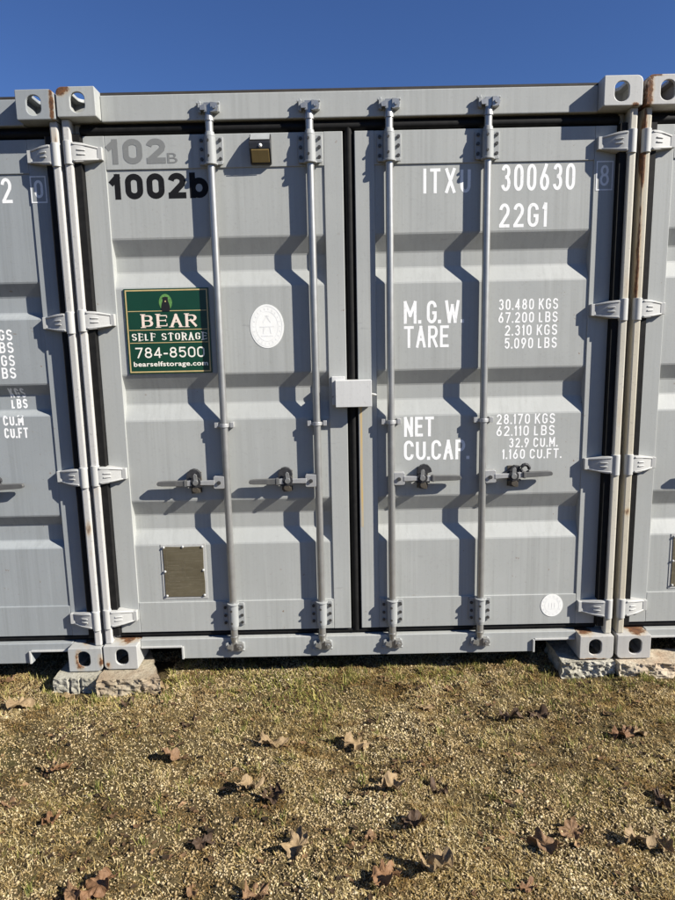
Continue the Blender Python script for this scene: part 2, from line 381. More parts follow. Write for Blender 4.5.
def loop_line(pts, hw, y, mat, parent, name):
    mb = MB(); ribbon(mb, list(pts) + [pts[0]], hw, lambda x, z: y, 0); return mb.build(name, mat, parent)

# ------------------------------------------------------------------ ground
def vnoise(x, y, period, seed):
    r = np.random.default_rng(seed); L = r.random((64, 64)); x = np.asarray(x) / period; y = np.asarray(y) / period
    xi = np.floor(x).astype(int); yi = np.floor(y).astype(int); fx = x - xi; fy = y - yi
    fx = fx * fx * (3 - 2 * fx); fy = fy * fy * (3 - 2 * fy); g = lambda a, b: L[a % 64, b % 64]
    return (g(xi, yi) * (1 - fx) + g(xi + 1, yi) * fx) * (1 - fy) + (g(xi, yi + 1) * (1 - fx) + g(xi + 1, yi + 1) * fx) * fy
def gh(x, y):
    x = np.asarray(x, float); y = np.asarray(y, float)
    near = 1 / (1 + (np.hypot(x - 1.2, y + .6) / 6) ** 4)
    h = (vnoise(x + 9, y + 9, .9, 1) - .5) * .03 + (vnoise(x + 9, y + 9, .24, 2) - .5) * .030 + (vnoise(x + 9, y + 9, .085, 3) - .5) * .024 + (vnoise(x + 9, y + 9, .03, 4) - .5) * .012
    h = h * np.clip((.35 - y) / .35, .25, 1)
    return -.092 + .006 * np.clip(x, -2, 4) + h * near
def make_ground():
    xs = np.concatenate([-np.geomspace(400, 2.6, 28), np.arange(-2.5, 4.9, .0125), np.geomspace(5, 400, 28)])
    ys = np.concatenate([-np.geomspace(400, 3.1, 28), np.arange(-3., 1.2, .0125), np.geomspace(1.3, 400, 28)])
    X, Y = np.meshgrid(xs, ys); Z = gh(X, Y); nx, ny = len(xs), len(ys)
    i = (np.arange(ny - 1)[:, None] * nx + np.arange(nx - 1)[None]).ravel()
    Fi = np.concatenate([np.stack([i, i + 1, i + nx + 1], 1), np.stack([i, i + nx + 1, i + nx], 1)])
    m = fast_mesh('ground', np.stack([X.ravel(), Y.ravel(), Z.ravel()], 1), Fi, 'ground')
    m.polygons.foreach_set('use_smooth', [True] * len(m.polygons))
    o = obj('ground', m); o['kind'] = 'structure'; o['label'] = 'trodden gravelly ground with dry grass in front of the containers'
    return o
make_ground()

BLOCKS = [(-.23, .30, -.12, .24), (2.18, 2.76, -.08, .24)]
def scatter(n, x0, x1, y0, y1):
    x = rng.uniform(x0, x1, n); y = rng.uniform(y0, y1, n)
    ok = np.ones(n, bool)
    for b in BLOCKS: ok &= ~((x > b[0] + .02) & (x < b[1] - .02) & (y > b[2] + .02) & (y < b[3]))
    return x[ok], y[ok]
def rotm(n):
    q = rng.normal(size=(n, 4)); q /= np.linalg.norm(q, axis=1)[:, None]; a, b, c, d = q.T
    return np.stack([np.stack([1 - 2 * (c * c + d * d), 2 * (b * c - a * d), 2 * (b * d + a * c)], 1),
                     np.stack([2 * (b * c + a * d), 1 - 2 * (b * b + d * d), 2 * (c * d - a * b)], 1),
                     np.stack([2 * (b * d - a * c), 2 * (c * d + a * b), 1 - 2 * (b * b + c * c)], 1)], 1)
def make_gravel():
    x1, y1 = scatter(200000, -1.0, 3.3, -1.55, .35); x2, y2 = scatter(42000, -2.4, 4.8, -2.9, 1.0)
    x = np.concatenate([x1, x2]); y = np.concatenate([y1, y2]); 
    dens = vnoise(x + 5, y + 5, .22, 11) * .6 + vnoise(x + 5, y + 5, .6, 12) * .4
    keep = rng.random(len(x)) < np.clip((dens - .16) * 1.9, .30, 1); x, y = x[keep], y[keep]; n = len(x)
    base = np.array([(1, 0, 0), (-1, 0, 0), (0, 1, 0), (0, -1, 0), (0, 0, 1), (0, 0, -1)], float)
    s = np.clip(rng.lognormal(math.log(.0036), .34, n), .0016, .010)
    V = base[None] * (s[:, None, None] * rng.uniform(.55, 1.25, (n, 6, 1)))
    V = np.einsum('nij,nkj->nki', rotm(n), V); V[:, :, 2] *= .75
    V[:, :, 0] += x[:, None]; V[:, :, 1] += y[:, None]; V[:, :, 2] += (gh(x, y) + s * .25)[:, None]
    tri = np.array([(0, 2, 4), (2, 1, 4), (1, 3, 4), (3, 0, 4), (2, 0, 5), (1, 2, 5), (3, 1, 5), (0, 3, 5)])
    Fi = (tri[None] + 6 * np.arange(n)[:, None, None]).reshape(-1, 3)
    o = obj('gravel', fast_mesh('gravel', V.reshape(-1, 3), Fi, 'pebble')); o['kind'] = 'stuff'
    o['label'] = 'pale crushed gravel strewn over the ground'; o['category'] = 'gravel'
make_gravel()
def blades(name, x, y, length, width, lean, mat, label, cat, lift=0.):
    """bent blades: 5 vertices, 3 triangles each"""
    n = len(x); az = rng.uniform(0, 2 * math.pi, n); d = np.stack([np.cos(az), np.sin(az)], 1); p = np.stack([-d[:, 1], d[:, 0]], 1)
    z = gh(x, y) + lift; V = np.zeros((n, 5, 3)); hz = np.cos(lean); hx = np.sin(lean)
    for k, (f, wd) in enumerate(((0, 1), (0, -1), (.55, .8), (.55, -.8), (1, 0))):
        r = length * f * hx * (1 + .35 * f); q = length * f * hz * (1 - .25 * f)
        V[:, k, 0] = x + d[:, 0] * r + p[:, 0] * width * wd * .5; V[:, k, 1] = y + d[:, 1] * r + p[:, 1] * width * wd * .5; V[:, k, 2] = z + q
    tri = np.array([(0, 1, 3), (0, 3, 2), (2, 3, 4)]); Fi = (tri[None] + 5 * np.arange(n)[:, None, None]).reshape(-1, 3)
    o = obj(name, fast_mesh(name, V.reshape(-1, 3), Fi, mat)); o['kind'] = 'stuff'; o['label'] = label; o['category'] = cat
def make_blades():
    x, y = scatter(210000, -1.1, 3.4, -1.6, .3); xb, yb = scatter(20000, -2.4, 4.8, -2.9, .8)
    x = np.concatenate([x, xb]); y = np.concatenate([y, yb])
    dn = vnoise(x + 3, y + 3, .18, 21) * .55 + vnoise(x + 3, y + 3, .5, 22) * .45
    k = rng.random(len(x)) < np.clip((dn - .18) * 1.8, .26, 1); x, y = x[k], y[k]; n = len(x)
    blades('dry_grass', x, y, rng.uniform(.008, .026, n), rng.uniform(.0012, .0028, n), rng.uniform(.3, 1.45, n), 'straw', 'short dry golden grass matted over the gravel', 'grass', .001)
    # green: thick along the containers' shade line and round the blocks, thin elsewhere
    x, y = scatter(60000, -1.1, 3.4, -1.6, .22)
    dn = vnoise(x + 3, y + 3, .13, 31) * .6 + vnoise(x + 3, y + 3, .45, 32) * .4
    edge = np.exp(-((y + .06) / .20) ** 2)
    for b in BLOCKS: edge = np.maximum(edge, np.exp(-(np.maximum(0, np.maximum(b[0] - x, x - b[1])) / .12) ** 2 - (np.maximum(0, b[2] - y) / .06) ** 2))
    pr = np.clip((dn - .50) * 2.2, 0, 1) * .45 + edge * np.clip((dn - .40) * 2.2, .03, 1) * .5
    k = rng.random(len(x)) < pr; x, y, edge = x[k], y[k], edge[k]; n = len(x)
    blades('green_grass', x, y, rng.uniform(.012, .032, n) * (1 + 1.5 * edge * rng.random(n)), rng.uniform(.0018, .0036, n) * (1 + .4 * edge), rng.uniform(.1, 1.0, n), 'grass', 'thin green grass growing along the containers', 'grass', -.002)
    tx, ty = scatter(900, -1.1, 3.4, -1.6, .12); k = rng.random(len(tx)) < np.clip((vnoise(tx + 4, ty + 4, .4, 61) - .3) * 1.8, .1, 1) * np.where(ty > -.3, 1, .5); tx, ty = tx[k], ty[k]
    ex = np.concatenate([rng.uniform(-.9, -.2, 34), rng.uniform(.30, 2.15, 60), rng.uniform(2.15, 3.1, 46), rng.uniform(-.22, .28, 16)])      # along the container fronts and the blocks' feet
    ey = np.concatenate([rng.uniform(-.10, .12, 34), rng.uniform(-.06, .13, 60), rng.uniform(-.13, -.03, 46), rng.uniform(-.15, -.105, 16)])
    tx = np.concatenate([tx, ex]); ty = np.concatenate([ty, ey])
    m = 16; x = np.repeat(tx, m) + rng.normal(0, .009, len(tx) * m); y = np.repeat(ty, m) + rng.normal(0, .009, len(tx) * m); n = len(x); L = np.repeat(rng.uniform(.026, .070, len(tx)), m)
    blades('grass_tufts', x, y, L * rng.uniform(.5, 1.1, n), rng.uniform(.0018, .0034, n), np.abs(rng.normal(0, .55, n)), 'tuft', 'wispy tufts of half-dry grass dotted over the gravel', 'grass', -.003)
MAT['tuft'] = island('half_dry_grass', [(0, (.08, .10, .02)), (.4, (.19, .21, .045)), (.7, (.36, .31, .10)), (1, (.54, .44, .20))], .6, .25)
make_blades()

def make_litter():
    x, y = scatter(4200, -1.1, 3.4, -1.6, .1); k = rng.random(len(x)) < np.clip((vnoise(x + 2, y + 2, .2, 51) - .35) * 2, .05, 1); x, y = x[k], y[k]; n = len(x)
    base = np.array([(-1, 0, 0), (-.3, .5, .25), (.5, .45, .1), (1, .05, .3), (.4, -.5, .15), (-.4, -.45, .3), (0, 0, 0)], float)
    V = base[None] * (rng.uniform(.004, .017, n)[:, None, None] * rng.uniform(.6, 1.3, (n, 7, 3))); a = rng.uniform(0, 6.28, n)
    c, s_ = np.cos(a)[:, None], np.sin(a)[:, None]; X_ = V[:, :, 0] * c - V[:, :, 1] * s_; Y_ = V[:, :, 0] * s_ + V[:, :, 1] * c
    V = np.stack([X_ + x[:, None], Y_ + y[:, None], V[:, :, 2] * 1.6 + (gh(x, y) + .005)[:, None]], 2)
    tri = np.array([(6, i, (i + 1) % 6) for i in range(6)]); Fi = (tri[None] + 7 * np.arange(n)[:, None, None]).reshape(-1, 3)
    o = obj('leaf_litter', fast_mesh('leaf_litter', V.reshape(-1, 3), Fi, 'litter')); o['kind'] = 'stuff'; o['label'] = 'small dark crumbs of broken leaves over the ground'; o['category'] = 'leaf litter'
MAT['litter'] = island('leaf_crumbs', [(0, (.02, .014, .009)), (.5, (.07, .042, .022)), (.85, (.16, .09, .045)), (1, (.30, .19, .10))], .8)
make_litter()

# ------------------------------------------------------------------ containers
W_, H_, L_ = 2.438, 2.591, 6.058
YR, YP, YD = .072, .078, .1145            # door frame front, panel front, bottom of the corrugation
DZ0, DZ1 = .152, 2.418                   # door bottom and top
PZ0, PZ1 = .304, 2.279                   # panel between bottom and top rail
HINGE_Z = (2.342, 1.643, .944, .246)
ROD_X = (.622, 1.047, 1.386, 1.808); ROD_Y = .0495
OURS = [(1.992, 1.917, 1.850, 1.781), (1.395, 1.326, 1.258, 1.185), (.805, .730, .658, .590)]
LEFTS = [(1.822, 1.762, 1.690, 1.664), (1.371, 1.322, 1.250, 1.228), (.752, .700, .622, .594)]

def surf_for(rec, rails=((.163, 1.105), (1.324, 2.275))):
    def f(x, z):
        if z > PZ1 or z < PZ0 or not any(a < x < b for a, b in rails): return YR
        for a, b, c, d in rec:
            if d < z < a:
                if z > b: return YP + (YD - YP) * (a - z) / (a - b)
                if z < c: return YP + (YD - YP) * (z - d) / (c - d)
                return YD
        return YP
    return f

def bool_cut(solid, cutters):
    o = bpy.data.objects.new('tmp', solid); C.objects.link(o); tmp = [o]
    for cm in cutters:
        q = bpy.data.objects.new('tmpc', cm); C.objects.link(q); tmp.append(q)
        md = o.modifiers.new('b', 'BOOLEAN'); md.operation = 'DIFFERENCE'; md.solver = 'EXACT'; md.object = q
    md = o.modifiers.new('bev', 'BEVEL'); md.width = .003; md.segments = 2; md.limit_method = 'ANGLE'; md.angle_limit = math.radians(50)
    dg = bpy.context.evaluated_depsgraph_get(); m = bpy.data.meshes.new_from_object(o.evaluated_get(dg))
    for q in tmp: bpy.data.objects.remove(q)
    return m
def casting_mesh():
    """top-left corner casting, local x 0..162, y 0..178, z 0..118 (outer side x = 0, top z = 118 mm)"""
    s = MB().prism(rrect(0, .162, 0, .118, (.006, .006, .006, .026), 6), 'y', 0, .178).mesh('corner_casting', 'paint')
    cav = MB().box(.016, .146, .013, .160, .012, .103).mesh('c', 'paint')
    oval = lambda cx, cy, rx, ry, flat: arc(cx, cy + flat, rx, ry, 0, 180, 10) + arc(cx, cy - flat, rx, ry, 180, 360, 10)
    fr = MB().prism(oval(.0875, .056, .030, .026, .014), 'y', -.02, .03).mesh('c', 'paint')
    tp = MB().prism([(b, a) for a, b in oval(.089, .081, .034, .034, .0)] if False else oval(.081, .089, .034, .032, .028), 'z', .09, .14).mesh('c', 'paint')
    sd = MB().prism([(b, a) for a, b in oval(.056, .089, .028, .026, .018)], 'x', -.02, .03).mesh('c', 'paint')
    return bool_cut(s, [cav, fr, tp, sd])
CASTING = casting_mesh()
def corner_casting(root, right, top, mat):
    m = CASTING.copy(); m.materials.clear(); m.materials.append(MAT[mat])
    for v in m.vertices:
        x, y, z = v.co
        if not top: z = .118 - z
        if right: x = W_ - x
        v.co = (x, y, z + (H_ - .118 if top else 0))
    if right != (not top): m.flip_normals()
    return m
SHARED = {}
def shared(key, fn):
    if key not in SHARED: SHARED[key] = fn()
    return SHARED[key]

def rod_mesh():
    mb = MB(); mb.cyl((0, 0, .085), (0, 0, 2.52), .0168, n=20)
    for s, z in ((1, 2.490), (-1, .105)):                     # locking cams at both ends
        mb.cyl((0, 0, z - .030 * s), (0, 0, z + .012 * s), .021, .015, 14)
        mb.box(-.017, .017, -.016, .016, z + .004 * s, z + .040 * s)
        mb.prism([(.012, z + .000 * s), (.040, z + .004 * s), (.045, z + .020 * s), (.038, z + .036 * s), (.012, z + .040 * s)], 'y', -.024, .006)
        mb.prism([(-.012, z + .010 * s), (-.032, z + .010 * s), (-.036, z + .026 * s), (-.012, z + .034 * s)], 'y', -.020, .008)
        mb.cyl((.028, -.030, z + .020 * s), (.028, .010, z + .020 * s), .008, n=10)
    return mb.mesh('lock_rod', 'rod')
def keeper_mesh(s):
    mb = MB(); y0, y1 = .020, .061 - ROD_Y
    y0 = -.010
    mb.box(-.030, .034, y1 - .006, y1, -.016, .030)
    mb.prism([(-.044, -.012), (-.032, -.018), (-.030, .022), (-.036, .034), (-.044, .026)], 'y', y0, y1)
    mb.prism([(.034, -.016), (.046, -.010), (.048, .020), (.042, .030), (.034, .022)], 'y', y0 + .004, y1)
    for x in (-.046, .034): mb.cyl((x - .004, -.004, .022), (x + .014, -.004, .024), .007, n=8)
    return mb.mesh('cam_keeper', 'hard')
def bracket_mesh(s):
    """bearing on the door for the bar; z local, s = +1 top one"""
    mb = MB(); yb = YR - ROD_Y
    mb.cyl((0, 0, -.062), (0, 0, .046), .0245, .0235, 20); mb.cyl((0, 0, .046 * 1), (0, 0, .066), .0235, .0185, 20)
    mb.cyl((0, 0, -.068), (0, 0, -.060), .029, n=20)
    mb.box(-.052, .052, yb - .010, yb, -.056, .050)
    mb.box(.024, .050, yb - .016, yb - .006, -.064, -.050); mb.box(-.05, -.024, yb - .016, yb - .006, -.064, -.050)
    if s < 0: mb.v = [(x, y, -z) for x, y, z in mb.v]
    return mb.mesh('rod_bracket', 'hard')
def bolts_mesh(s):
    mb = MB(); yb = YR - ROD_Y
    for x in (-.040, .040):
        for z in (-.040, .0, .036): mb.cyl((x, yb - .017, z * s), (x, yb - .008, z * s), .0072, n=8)
    for z in (-.034, .028): mb.cyl((-.006, -.0275, z * s), (-.006, -.016, z * s), .0055, n=8)
    m_ = mb.mesh('bolt', 'bolt'); return m_
def guide_mesh():
    mb = MB(); yb = YR - ROD_Y
    mb.cyl((0, 0, -.008), (0, 0, .008), .0215, n=16); mb.box(-.040, .040, -.004, .004, -.007, .007)
    for x in (-.036, .036): mb.box(x - .008, x + .008, -.006, yb + .008, -.010, .014)
    return mb.mesh('rod_guide', 'steel')
def handle_mesh(d):
    """hub beside the bar, flat link, ribbed grip; d = direction along x"""
    mb = MB()
    mb.prism(rrect(min(.010 * d, .060 * d), max(.010 * d, .060 * d), -.028, .030, (.006,) * 4, 3), 'y', -.024, .016)
    mb.prism([(.055 * d, -.010), (.12 * d, -.009), (.17 * d, -.013), (.185 * d, -.011), (.185 * d, .011), (.17 * d, .014), (.12 * d, .011), (.055 * d, .013)], 'y', -.026, -.014)
    return mb.mesh('handle', 'steel')
def grip_mesh(d):
    mb = MB()
    mb.prism([(.180 * d, -.0125), (.300 * d, -.0105), (.318 * d, -.008), (.322 * d, 0), (.318 * d, .009), (.300 * d, .0115), (.180 * d, .0135)], 'y', -.030, -.010)
    mb.box(.186 * d, .196 * d, -.0325, -.0075, -.0145, .0155)
    return mb.mesh('handle_grip', 'grip')
def catch_base(d):
    mb = MB(); yb = YP - ROD_Y - .010
    mb.box(.122 * d, .172 * d, yb - .006, yb, -.050, .046)
    mb.prism([(.126 * d, -.046), (.164 * d, -.050), (.166 * d, -.020), (.160 * d, -.012), (.126 * d, -.012)], 'y', -.020, yb - .006)
    mb.cyl((.146 * d, -.026, -.030), (.146 * d, -.012, -.030), .0145, n=12)
    return mb.mesh('handle_catch', 'bronze')
def catch_flap(d, open_):
    mb = MB(); yb = YP - ROD_Y - .010
    if open_:
        mb.prism([(.105 * d, .012), (.15 * d, .050), (.176 * d, .046), (.170 * d, .014)], 'y', -.012, yb - .006)
        ring = [(.196 * d + .019 * math.cos(t * .5236), -.016, .034 + .021 * math.sin(t * .5236)) for t in range(13)]
        mb.tube(ring, [.0085] * 13, 8)
    else:
        mb.prism([(.135 * d, .012)] + [(.154 * d + .034 * math.cos(math.radians(a)), .028 + .036 * math.sin(math.radians(a))) for a in (0, 30, 60, 90, 120, 150, 180, 200)], 'y', -.010, yb - .006)
    mb.cyl((.142 * d, -.028, .004), (.142 * d, -.012, .004), .024, n=16); mb.box(.112 * d, .176 * d, -.024, -.012, -.020, -.012)
    return mb.mesh('catch_flap', 'dark_steel')
def catch_disc(d):
    mb = MB(); mb.cyl((.142 * d, -.034, .004), (.142 * d, -.024, .004), .013, .011, 14)
    mb.prism([(.130 * d, .006), (.150 * d, .004), (.152 * d, .036), (.146 * d, .046), (.136 * d, .040)], 'y', -.030, -.022)
    return mb.mesh('catch_pawl', 'rod')
def hinge_mesh(right):
    mb = MB(); m = (lambda x: W_ - x) if right else (lambda x: x)
    mb.cyl((m(.0225), .0325, -.050), (m(.0225), .0325, .046), .0200, n=20)
    xs = [.030, .056, .082, .112, .154]; top = [.038, .039, .037, .031, .024]; bot = [-.040, -.041, -.038, -.031, -.024]
    yf = [.020, .020, .027, .040, .060]
    n = len(xs); vs = []
    for i in range(n):
        vs += [(m(xs[i]), yf[i], bot[i]), (m(xs[i]), yf[i], top[i]), (m(xs[i]), YR + (.0 if i else -.04), top[i]), (m(xs[i]), YR + (.0 if i else -.04), bot[i])]
    fs = [(0, 1, 2, 3), tuple(4 * (n - 1) + q for q in (3, 2, 1, 0))]
    for i in range(n - 1):
        for q in range(4): fs.append((4 * i + q, 4 * i + (q + 1) % 4, 4 * i + 4 + (q + 1) % 4, 4 * i + 4 + q))
    mb.add(vs, fs)
    for zz, hh in ((.035, .0035), (.010, .003), (-.010, .003), (-.037, .0035)):       # raised ribs
        a, b = (.062, .094) if abs(zz) < .03 else (.045, .150)
        vs = []
        for x in (a, (a + b) / 2, b):
            y = np.interp(x, xs, yf); f = np.interp(x, xs, top) / .042
            for yy, z in ((y - .0045, zz * f - hh), (y - .0045, zz * f + hh), (y + .006, zz * f + hh), (y + .006, zz * f - hh)): vs.append((m(x), yy, z))
        fs = [(0, 1, 2, 3), (11, 10, 9, 8)] + [(4 * i + q, 4 * i + (q + 1) % 4, 4 * i + 4 + (q + 1) % 4, 4 * i + 4 + q) for i in range(2) for q in range(4)]
        mb.add(vs, fs)
    mb.box(m(.136), m(.157), .050, YR, -.026, .026)
    return mb.mesh('hinge', 'lug')
def panel_mesh(x0, x1, rec, mat):
    prof = [(PZ1, YP)]
    for r in rec: prof += list(zip(r, (YP, YD, YD, YP)))
    prof.append((PZ0, YP)); mb = MB(); q = []
    for i, (z, y) in enumerate(prof):                     # small rounding at every fold
        if 0 < i < len(prof) - 1:
            for (a, b) in ((prof[i - 1], .16), (prof[i + 1], .16)):
                d = math.dist(a, (z, y)); f = min(.004 / d, .3); q.append((z + (a[0] - z) * f, y + (a[1] - y) * f))
        else: q.append((z, y))
    nx = 9; vs = []
    for z, y in q:
        for k in range(nx):
            x = x0 + (x1 - x0) * k / (nx - 1); vs.append((x, y, z))
    for z, y in q:
        for k in range(nx):
            x = x0 + (x1 - x0) * k / (nx - 1); vs.append((x, y + .004, z))
    n = len(q); o = n * nx; fs = []
    for i in range(n - 1):
        for k in range(nx - 1):
            a = i * nx + k; fs.append((a, a + 1, a + nx + 1, a + nx)); fs.append((a + o, a + nx + o, a + nx + 1 + o, a + 1 + o))
    mb.add(vs, fs); return mb.mesh('door_panel', mat)

def gasket_strip(mb, x0, x1, z0, z1, y=.080):
    mb.box(x0, x1, y, .135, z0, z1)
    if x1 - x0 > z1 - z0: mb.tube([(x0, y, (z0 + z1) / 2), (x1, y, (z0 + z1) / 2)], [(z1 - z0) * .36] * 2, 10)
    else: mb.tube([((x0 + x1) / 2, y, z0), ((x0 + x1) / 2, y, z1)], [(x1 - x0) * .34] * 2, 10)

def make_container(label, loc, rec, pm, post_mats, cast_mats, shades):
    t = thing('shipping_container', label, 'shipping container', loc, 'shipping containers standing side by side')
    # corner castings: tl, tr, bl, br at the door end, then the far end
    for (rt, tp, mm) in ((0, 1, cast_mats[0]), (1, 1, cast_mats[1]), (0, 0, cast_mats[2]), (1, 0, cast_mats[3])):
        obj('corner_casting', corner_casting(t, rt, tp, mm), t)
        o = obj('corner_casting', corner_casting(t, rt, tp, 'paint'), t); o.scale.y = -1; o.location.y = L_
    # corner posts: front lip with the hinge seat, and the J-section behind it
    for rt in (0, 1):
        m = (lambda x: W_ - x) if rt else (lambda x: x)
        mb = MB(); mb.box(m(.005), m(.039), .022, .062, .118, 2.473); mb.box(m(.005), m(.030), .062, .17, .118, 2.473)
        mb.box(m(.030), m(.066), .095, .17, .118, 2.473)
        o = mb.build('corner_post', post_mats[rt], t, .007)
        mb = MB(); mb.box(m(.008), m(.06), L_ - .17, L_ - .01, .118, 2.473); mb.build('corner_post', pm, t)
    # header with roof edge, sill with the cut-outs beside the castings
    hd = MB().box(.162, W_ - .162, .060, .165, 2.469, 2.575).build('door_header', pm, t, .004)
    MB().box(.150, W_ - .150, .068, .170, 2.5755, 2.588).build('roof_edge', 'gutter', hd)
    sill = [(.162, .120), (.162, .082), (.352, .078), (.362, .070), (.362, .018), (W_ - .362, .018), (W_ - .362, .070), (W_ - .352, .078), (W_ - .162, .082), (W_ - .162, .120)]
    sl_ = MB().prism(sill, 'y', .058, .150).build('door_sill', pm, t, .003)
    for m in ((lambda x: x), (lambda x: W_ - x)):
        mb = MB(); mb.box(m(.362), m(.372), .046, .058, .020, .084); mb.box(m(.165), m(.362), .048, .0575, .079, .088); mb.build('cutout_trim', 'lug', sl_, .002)
    mb = MB(); gasket_strip(mb, .06, W_ - .06, 2.4155, 2.4685, .090); mb.build('frame_gasket', 'rubber', t, 0, 40)
    mb = MB(); gasket_strip(mb, .06, W_ - .06, .1205, .1545, .092); mb.build('frame_gasket', 'rubber', t, 0, 40)
    # cams' keepers
    for x in ROD_X:
        o = obj('cam_keeper', shared('kt', lambda: keeper_mesh(1)), hd, .0015, 0, (x, ROD_Y, 2.508))
        o = obj('cam_keeper', shared('kt', None), sl_, .0015, 0, (x, ROD_Y, .088)); o.scale.z = -1
    # doors
    sf = surf_for(rec); doors = []
    for rt, (a, b, c, d) in ((0, (.070, .163, 1.105, 1.187)), (1, (1.238, 1.324, 2.275, 2.368))):
        mb = MB(); mb.box(a, b, YR, .128, DZ0, DZ1); mb.box(c, d, YR, .128, DZ0, DZ1)
        mb.box(b, c, YR + .0004, .1279, PZ1, DZ1 - .0004); mb.box(b, c, YR + .0004, .1279, DZ0 + .0004, PZ0)
        dr = mb.build('door', pm, t, .0025); dr['label'] = 'right-hand door leaf' if rt else 'left-hand door leaf'; doors.append(dr)
        obj('door_panel', panel_mesh(b - .0005, c + .0005, rec, pm), dr)
        mb = MB()
        if rt: mb.box(d + .0005, W_ - .0395, .038, .135, DZ0, DZ1)
        else: mb.box(.0395, a - .0005, .038, .135, DZ0, DZ1); gasket_strip(mb, d + .0005, 1.2375, DZ0 - .012, DZ1 + .02, .090)
        mb.build('door_gasket', 'rubber', dr, 0, 40)
        for z in HINGE_Z: obj('hinge', shared(('h', rt), lambda: hinge_mesh(rt)), dr, .002, 40, (0, 0, z))
        dd = 1 if rt else -1
        for i in ((2, 3) if rt else (0, 1)):
            x = ROD_X[i]; P = (x, ROD_Y, 0)
            obj('lock_rod', shared('rod', rod_mesh), dr, 0, 40, P)
            for s, z in ((1, 2.352), (-1, .236)):
                br = obj('rod_bracket', shared(('br', s), lambda: bracket_mesh(s)), dr, .0015, 40, (x, ROD_Y, z))
                obj('bolt', shared(('bo', s), lambda: bolts_mesh(s)), dr, 0, 0, (x, ROD_Y, z))['kind'] = 'stuff'
            obj('rod_guide', shared('gd', guide_mesh), dr, .001, 40, (x, ROD_Y, 1.160))
            hp = (x, ROD_Y + .010, .895)
            h = obj('handle', shared(('hd', dd), lambda: handle_mesh(dd)), dr, .0015, 0, hp)
            op = i == 3
            hg = obj('handle_grip', shared(('hg', dd), lambda: grip_mesh(dd)), dr, .0015, 0, hp)
            if op: h.rotation_euler.y = hg.rotation_euler.y = math.radians(-2.2)
            obj('bolt', shared('hb', lambda: MB().cyl((0, -.030, 0), (0, -.020, 0), .009, n=8).mesh('bolt', 'bolt')), dr, 0, 0, (x + .034 * dd, ROD_Y + .008, .896))
            obj('handle_catch', shared(('cb', dd), lambda: catch_base(dd)), dr, .001, 0, hp)
            obj('catch_flap', shared(('cf', dd, op), lambda: catch_flap(dd, op)), dr, .001, 0, hp)
            obj('catch_pawl', shared(('cd', dd), lambda: catch_disc(dd)), dr, .001, 0, hp)
    # body behind the doors
    for rt in (0, 1):
        pts = []; y = .17; k = 0
        while y < L_ - .2:
            pts += [(y, 0), (y + .07, 0), (y + .14, .036), (y + .21, .036)]; y += .278
        mb = MB(); n = len(pts); m = (lambda x: W_ - x) if rt else (lambda x: x)
        vs = [(m(.012 + d), yy, z) for z in (.16, 2.53) for yy, d in pts] + [(m(.016 + d), yy, z) for z in (.16, 2.53) for yy, d in pts]
        fs = [(i, i + 1, n + i + 1, n + i) for i in range(n - 1)] + [(2 * n + i, 3 * n + i, 3 * n + i + 1, 2 * n + i + 1) for i in range(n - 1)]
        mb.add(vs, fs); mb.build('side_wall', pm, t)
        MB().box(m(.008), m(.07), .179, L_ - .179, 2.50, 2.585).build('top_rail', pm, t); MB().box(m(.008), m(.06), .179, L_ - .179, .02, .16).build('bottom_rail', pm, t)
    MB().box(.07, W_ - .07, .17, L_ - .05, 2.555, 2.580).build('roof', pm, t)
    MB().box(.06, W_ - .06, .16, L_ - .05, .125, .165).build('underfloor', 'floor', t)
    MB().box(.05, W_ - .05, L_ - .06, L_ - .03, .165, 2.555).build('end_wall', pm, t)
    return t, doors, sf

# rust patches, in each container's own space
Z = .05
MAT['cast_tl'] = paint('casting_paint_chipped_corner', GREY, .6, .18, [((.02, .01, 2.578), (.045, .05, .03), 1.3), ((.0, .1, 2.53), (.02, .2, .1), .4)], False)
MAT['cast_tr'] = paint('casting_paint', (.45, .45, .425), .6, .12, [((2.41, .0, 2.475), (.02, .03, .012), 1.0)], False)
MAT['cast_bl'] = paint('casting_paint_rusty_top', (.39, .39, .37), .7, .18, [((.10, .10, .118), (.075, .09, .012), 1.15), ((.02, .0, .02), (.02, .03, .03), .8)], False)
MAT['cast_br'] = paint('casting_paint_rusty_lip', (.43, .42, .39), .7, .22, [((2.31, .06, .118), (.06, .09, .012), 1.1), ((2.33, .0, .002), (.12, .03, .010), .85), ((2.36, .0, .025), (.03, .01, .02), .4)], False)
MAT['lcast_tr'] = paint('casting_paint_rust_run', GREY_L, .6, .15, [((2.425, .01, 2.53), (.014, .03, .09), 1.3), ((2.34, .0, 2.535), (.03, .02, .02), .35)], False)
MAT['lcast_br'] = paint('casting_paint_rust_streak', (.36, .365, .35), .7, .2, [((2.33, .0, .06), (.03, .02, .08), .85), ((2.43, .0, .05), (.02, .05, .05), .9), ((2.36, .08, .118), (.06, .08, .01), .8)], False)
MAT['rcast_tl'] = paint('casting_paint_rust_side', (.43, .42, .395), .6, .18, [((.012, .06, 2.52), (.026, .12, .12), 1.35), ((.04, .02, 2.59), (.05, .06, .012), .9)], False)
MAT['rcast_bl'] = paint('casting_paint_rust_top', (.41, .40, .375), .7, .18, [((.11, .07, .118), (.06, .08, .012), 1.25), ((.03, .0, .0), (.1, .03, .008), .6)], False)
MAT['post_l'] = paint('post_paint_grimy', (.47, .46, .435), .9, .24, [((.02, .0, 1.60), (.03, .05, .05), .8), ((.02, 0, .9), (.03, .05, .10), .55)], False, .75, .16)
